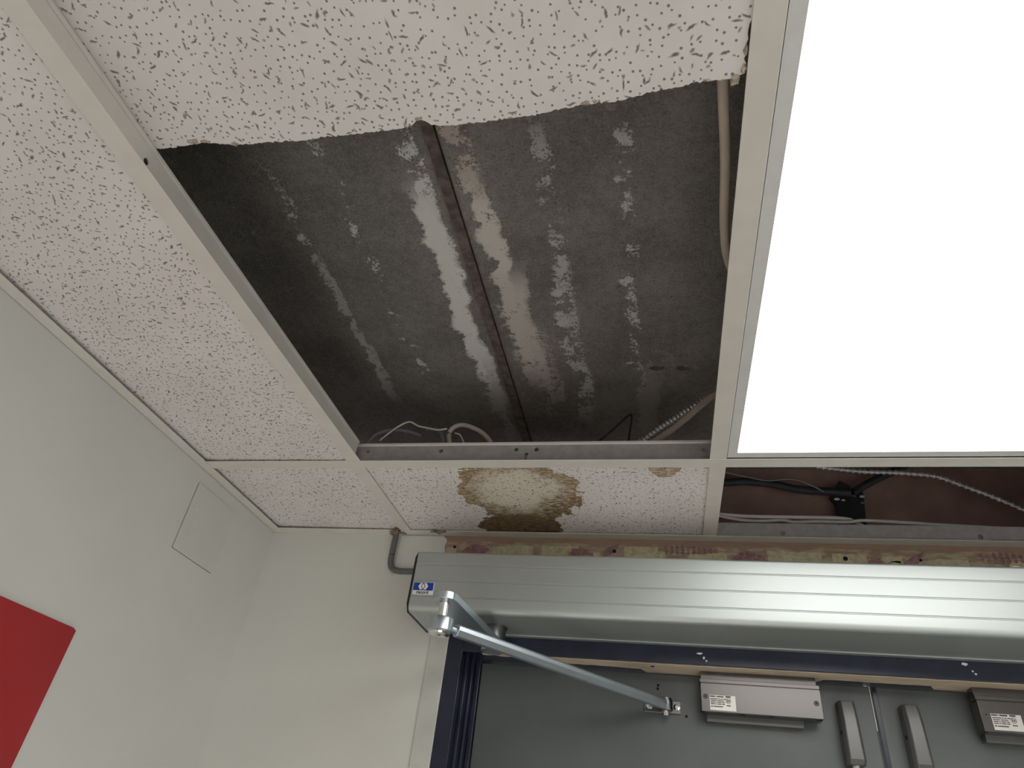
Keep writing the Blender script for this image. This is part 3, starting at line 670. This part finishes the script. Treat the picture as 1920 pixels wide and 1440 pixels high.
# ------------------------------------------------------------------ peeled wallpaper above the operator
wp = thing('wallpaper_remnant', 'peeled brown leaf-print wallpaper strip above the operator', 'wallpaper', (0.3, W, 0.45))
g = random.Random(9)
lft = [(-0.4377, 0.5396), (-0.4330, 0.5350), (-0.4295, 0.5315), (-0.4270, 0.5270), (-0.4282, 0.5215), (-0.4305, 0.5160), (-0.4290, 0.5080), (-0.4272, 0.4982), (-0.4290, 0.452)]
MB().prism(lft[::-1] + lft[:0] + [(-0.4377, 0.5396), (1.10, 0.5396), (1.10, 0.452)], 'y', W - 0.0006, W + 0.001).build('backing', 'paper', wp)
def ragged(x0, x1, z0, z1, j=0.0016, n=7):
    p = [(x0 + (x1 - x0) * k / n, z0 + g.uniform(-j, j)) for k in range(n + 1)]
    return p + [(x1 - (x1 - x0) * k / n, z1 + g.uniform(-j, j)) for k in range(n + 1)]
for (x0, x1, z0, z1) in ((-0.427, -0.405, 0.495, 0.5135), (-0.330, -0.300, 0.495, 0.519), (-0.300, -0.246, 0.495, 0.5205), (-0.2290, -0.176, 0.495, 0.5225), (-0.176, -0.155, 0.515, 0.5235), (-0.126, -0.113, 0.495, 0.5115), (-0.066, -0.002, 0.495, 0.5240), (0.054, 0.124, 0.495, 0.5130), (0.0, 0.012, 0.495, 0.5150), (0.197, 0.235, 0.495, 0.5225), (0.235, 0.290, 0.495, 0.5205), (0.3085, 0.366, 0.495, 0.5185), (0.392, 0.424, 0.505, 0.5170), (0.405, 0.421, 0.495, 0.5085), (0.466, 0.530, 0.495, 0.5130), (0.592, 0.660, 0.495, 0.5120), (0.70, 0.80, 0.495, 0.520), (0.86, 0.95, 0.495, 0.514)):
    MB().prism(ragged(x0, x1, z0, z1), 'y', W - 0.0010, W - 0.0004).build('paper_patch', 'olive', wp)
for pl in ([(-0.3985, 0.497), (-0.3461, 0.502), (-0.3357, 0.512), (-0.3428, 0.5152), (-0.3547, 0.5206), (-0.3706, 0.5214), (-0.3845, 0.5153), (-0.3942, 0.5048)],
           [(-0.1720, 0.497), (-0.1265, 0.5083), (-0.137, 0.5124), (-0.1467, 0.5177), (-0.1678, 0.5172), (-0.1706, 0.5094)],
           [(-0.1078, 0.499), (-0.0912, 0.5071), (-0.079, 0.5205), (-0.0719, 0.5317), (-0.0997, 0.52), (-0.1078, 0.5088)],
           [(0.1300, 0.497), (0.1950, 0.497), (0.1917, 0.5083), (0.1776, 0.5162), (0.1609, 0.52), (0.1462, 0.5164), (0.1328, 0.5056)],
           [(0.365, 0.497), (0.3913, 0.5047), (0.3883, 0.5116), (0.3799, 0.5134), (0.368, 0.507)],
           [(0.426, 0.497), (0.4492, 0.5044), (0.4571, 0.5165), (0.464, 0.5276), (0.4417, 0.517), (0.426, 0.5047)]):
    MB().prism(pl, 'y', W - 0.0013, W - 0.0007).build('leaf_print', 'mauve', wp)
def fern(x0, x1, z):
    mb = MB(); n = 10
    for k in range(n):
        x = x0 + (x1 - x0) * k / (n - 1); ln = 0.0115 * (1.05 - abs(k / (n - 1) - 0.35))
        for s_ in (1, -1):
            mb.prism([(x, z), (x + 0.0040, z + s_ * ln * 0.55), (x - 0.0012, z + s_ * ln), (x - 0.0044, z + s_ * ln * 0.5)][::s_], 'y', W - 0.0013, W - 0.0007)
    mb.box(x0, x1, W - 0.0013, W - 0.0007, z - 0.0006, z + 0.0006)
    mb.build('fern_print', 'mauve', wp)
fern(0.0140, 0.1060, 0.5195); fern(0.5530, 0.6450, 0.5180)
for x, z, r in ((-0.4094, 0.5148, 0.0030), (-0.0852, 0.5137, 0.0036), (0.3304, 0.5100, 0.0042), (0.4540, 0.5104, 0.0026)):
    MB().lathe((x, W, z), [(r, -0.0018), (r * 0.9, 0.0)], 12, 'y').build('anchor_hole', 'dark', wp)
tag(MB().lump((0.5440, OY + 0.014, OZ1 + 0.0022), 0.0105, 91, flat=(1.1, 0.5, 0.28)).build('plaster_chip', 'beige', smooth=50), 'pale plaster chip lying on top of the operator', 'debris')

# painted filler board patch left of the wallpaper
tag(MB().prism([(-0.5290, 0.452), (-0.4330, 0.452), (-0.4280, 0.4982), (-0.4305, 0.5160), (-0.4285, 0.5215), (-0.4272, 0.5270), (-0.4295, 0.5315), (-0.4377, 0.5370), (-0.5300, 0.5370)], 'y', W - 0.0030, W + 0.001).build('patch_board', 'wall', bevel=0.0006, segs=1), 'pale painted patch board between the sleeve and the peeled wallpaper', 'wall patch')

# ------------------------------------------------------------------ left wall plate and red panel
hp = thing('access_plate', 'small square painted-over plate on the left wall near the ceiling', 'wall plate', (L, 1.03, 0.387))
MB().box(L, L + 0.0022, 0.9670, 1.0920, 0.3868, 0.5130).build('plate', 'plate', hp, bevel=0.0009)
MB().box(L, L + 0.0006, 0.9660, 0.9672, 0.3862, 0.5120).build('seam', 'greywire', hp); MB().box(L, L + 0.0006, 0.9660, 1.0900, 0.3858, 0.3869).build('seam', 'greywire', hp)
for y, z in ((0.988, 0.470), (1.004, 0.442), (1.068, 0.405)): MB().lathe((L + 0.0022, y, z), [(0.0035, -0.0002), (0.0030, 0.0005), (0.0010, 0.0008)], 12, 'x').build('screw', 'plate', hp, smooth=50)
rp = [(0.30, -0.25), (0.848, -0.25), (0.848, 0.2095), (0.8435, 0.2108), (0.8428, 0.2118), (0.30, 0.2135)]
tag(MB().prism(rp, 'x', L, L + 0.003).build('red_panel', 'red', bevel=0.0006, segs=1), 'flat red panel on the left wall at the photo edge', 'sign')

# ------------------------------------------------------------------ metal track and things seen in the narrow opening
tr = thing('metal_track', 'grey punched metal track along the foot of the narrow opening', 'metal track', (0.8, 1.236, H))
mb = MB(); plate_with_holes(mb, MT2 + 0.014, RW - 0.02, H + 0.0012, H + 0.0300, 1.2340, 1.2355, [circle(x, H + 0.0115, 0.0042, 14) for x in (0.2263, 0.5551, 0.884)])
mb.build('web', 'galv', tr)
MB().box(MT2 + 0.014, RW - 0.02, 1.2340, 1.2440, H + 0.0300, H + 0.0312).build('lip', 'galv', tr)
tf = MB()
tf.box(MT2 + 0.014, RW - 0.02, 1.2362, 1.2372, H + 0.0014, H + 0.0295); tf.build('backing', 'greywire', tr)

def cable(name, label, pts, r, mat, flat=1.0, group=None, sub=8, n=10):
    return tag(MB().tube(spline(pts, sub), r, n, flat).build(name, mat, smooth=50), label, 'cable', group)
def flexpipe(name, label, pts, r, pitch, group=None):
    P = spline(pts, 40); out = [P[0]]; acc = 0.0; step_ = pitch / 6
    for a, b in zip(P, P[1:]):
        d = (b - a).length; pos_ = 0.0
        while acc + d - pos_ >= step_:
            pos_ += step_ - acc; acc = 0.0; out.append(a + (b - a) * (pos_ / d))
        acc += d - pos_
    rr = [r * (0.80 + 0.20 * math.sin(2 * math.pi * k / 6)) for k in range(len(out))]
    return tag(MB().tube(out, rr, 12).build(name, 'flex', smooth=60), label, 'conduit', group)
flexpipe('flexible_conduit', 'pale ribbed flexible conduit drooping across the narrow opening',
         [(0.330, 1.330, 0.747), (0.3661, 1.33, 0.7413), (0.4216, 1.33, 0.7348), (0.4817, 1.33, 0.7323), (0.5492, 1.33, 0.7249), (0.5926, 1.33, 0.7056), (0.6421, 1.33, 0.68), (0.6888, 1.33, 0.652), (0.7318, 1.33, 0.6196), (0.80, 1.31, 0.585)], 0.0058, 0.0115)
cable('cable_bundle', 'thick black cable bundle running into the black hanger', [(0.02, 1.36, 0.716), (0.1125, 1.36, 0.7225), (0.1464, 1.36, 0.7239), (0.1911, 1.36, 0.7267), (0.2453, 1.36, 0.7203), (0.2974, 1.36, 0.7078), (0.3599, 1.36, 0.7031), (0.3956, 1.36, 0.6996)], 0.0085, 'blackcable')
cable('black_cable', 'black cable rising from the hanger to the upper right', [(0.4016, 1.37, 0.7048), (0.4277, 1.37, 0.7224), (0.4568, 1.37, 0.739), (0.52, 1.37, 0.7723)], 0.0078, 'blackcable')
cable('thin_wire', 'thin grey wire looping above the black cable bundle', [(0.05, 1.34, 0.765), (0.1245, 1.34, 0.746), (0.1464, 1.34, 0.7394), (0.1895, 1.34, 0.7276), (0.232, 1.34, 0.7186), (0.2753, 1.34, 0.7226), (0.3059, 1.34, 0.7137), (0.3391, 1.34, 0.6927)], 0.0017, 'greywire')
hg = thing('cable_hanger', 'torn black cable hanger strap in the narrow opening', 'bracket', (0.39, 1.38, 0.60))
MB().prism([(0.3660, 0.590), (0.4170, 0.590), (0.4188, 0.6489), (0.4254, 0.7100), (0.4094, 0.7137), (0.3991, 0.7263), (0.3820, 0.7378), (0.3740, 0.7200), (0.3597, 0.7058), (0.3698, 0.6909), (0.3673, 0.6517)], 'y', 1.374, 1.399).build('strap', 'blackcable', hg, bevel=0.002, smooth=30)
for k, (x, z, r) in enumerate(((0.3700, 0.6920, 0.0048), (0.3820, 0.6900, 0.0036), (0.4200, 0.6985, 0.0046), (0.4180, 0.6840, 0.0036), (0.4050, 0.7000, 0.0030))):
    MB().lump((x, 1.372, z), r, 100 + k, flat=(1.2, 0.5, 0.7)).build('tape_scrap', 'whitecable' if k < 3 else 'greywire', hg, smooth=50)
cable('white_cable', 'upper white cable lying along the metal track', [(0.03, 1.27, 0.608), (0.1004, 1.27, 0.6067), (0.1177, 1.27, 0.6057), (0.1709, 1.27, 0.6019), (0.2692, 1.27, 0.601), (0.346, 1.275, 0.6021), (0.3752, 1.285, 0.597), (0.42, 1.32, 0.585)], 0.0037, 'whitecable')
cable('white_cable', 'lower wavy white cable lying along the metal track', [(0.03, 1.265, 0.606), (0.0999, 1.265, 0.6031), (0.1169, 1.265, 0.5999), (0.1594, 1.265, 0.5914), (0.1989, 1.265, 0.5898), (0.2334, 1.265, 0.5925), (0.2571, 1.265, 0.5885), (0.2957, 1.265, 0.5902), (0.3523, 1.265, 0.59), (0.3809, 1.265, 0.5937), (0.4536, 1.265, 0.5905), (0.5065, 1.265, 0.5871), (0.62, 1.262, 0.580)], 0.0032, 'whitecable')

# ------------------------------------------------------------------ cables in the open bay
cable('beige_cable', 'flat beige cable hanging along the lit panel side of the open bay', [(0.066, 0.24, 0.605), (0.0680, 0.32, 0.602), (0.0693, 0.3496, 0.5996), (0.0771, 0.4362, 0.5996), (0.0814, 0.52, 0.5996), (0.0898, 0.5773, 0.6010), (0.115, 0.66, 0.6300)], 0.0042, 'beige', 1.25)
cable('beige_cable', 'beige cable looped over the cross tee', [(-0.3600, 0.99, 0.570), (-0.3635, 0.99, 0.598), (-0.3698, 0.99, 0.6241), (-0.364, 0.99, 0.6391), (-0.3465, 0.99, 0.6446), (-0.3175, 0.99, 0.6337), (-0.2974, 0.99, 0.6174), (-0.2831, 0.99, 0.5972), (-0.27, 0.99, 0.570)], 0.0042, 'beige', 1.2)
cable('beige_cable', 'beige cable running beside the ribbed conduit at the bay corner', [(-0.0700, 0.985, 0.5640), (-0.0309, 0.985, 0.5843), (0.0003, 0.985, 0.6039), (0.032, 0.985, 0.629), (0.0645, 0.985, 0.661), (0.0834, 0.985, 0.6795), (0.107, 0.985, 0.6991), (0.16, 0.985, 0.72)], 0.0058, 'beige')
flexpipe('flexible_conduit', 'dark ribbed flexible conduit rising at the corner of the open bay', [(-0.0900, 1.0, 0.5680), (-0.0449, 1.0, 0.5965), (-0.0222, 1.0, 0.6112), (0.0053, 1.0, 0.6346), (0.0378, 1.0, 0.6594), (0.0708, 1.0, 0.6845), (0.1086, 1.0, 0.7086), (0.17, 1.0, 0.73)], 0.0072, 0.0075)
cable('grey_cable', 'grey cable arching at the left corner of the open bay', [(-0.535, 0.99, 0.575), (-0.5294, 0.99, 0.5997), (-0.5253, 0.99, 0.6089), (-0.5134, 0.99, 0.6263), (-0.4888, 0.99, 0.6353), (-0.4566, 0.99, 0.6336), (-0.4228, 0.99, 0.6215)], 0.0036, 'greywire')
cable('twisted_wire', 'thin pale twisted wire above the cross tee', [(-0.5004, 0.985, 0.6102), (-0.4868, 0.985, 0.6251), (-0.4807, 0.985, 0.6309), (-0.4692, 0.985, 0.6413), (-0.4499, 0.985, 0.6504), (-0.4301, 0.985, 0.6406), (-0.4084, 0.985, 0.6355), (-0.3922, 0.985, 0.6317), (-0.3741, 0.985, 0.6337)], 0.0016, 'whitecable')
cable('dark_cable', 'dark cable bending down behind the beige loop', [(-0.4192, 1.0, 0.6417), (-0.3982, 1.0, 0.6414), (-0.3868, 1.0, 0.6295), (-0.3794, 1.0, 0.6042), (-0.376, 1.0, 0.57)], 0.0034, 'greywire')
cable('thin_wire', 'short thin wire inside the beige loop', [(-0.3573, 0.985, 0.6243), (-0.3477, 0.985, 0.6207), (-0.3397, 0.985, 0.6081), (-0.3338, 0.985, 0.5947), (-0.33, 0.985, 0.57)], 0.0012, 'whitecable')
cable('black_cable', 'kinked black cable behind the cross tee near the ribbed conduit', [(-0.135, 1.02, 0.585), (-0.1111, 1.02, 0.6134), (-0.074, 1.02, 0.6498), (-0.0457, 1.02, 0.6802), (-0.0419, 1.02, 0.6686), (-0.0485, 1.02, 0.6128), (-0.05, 1.02, 0.57)], 0.0018, 'blackcable')
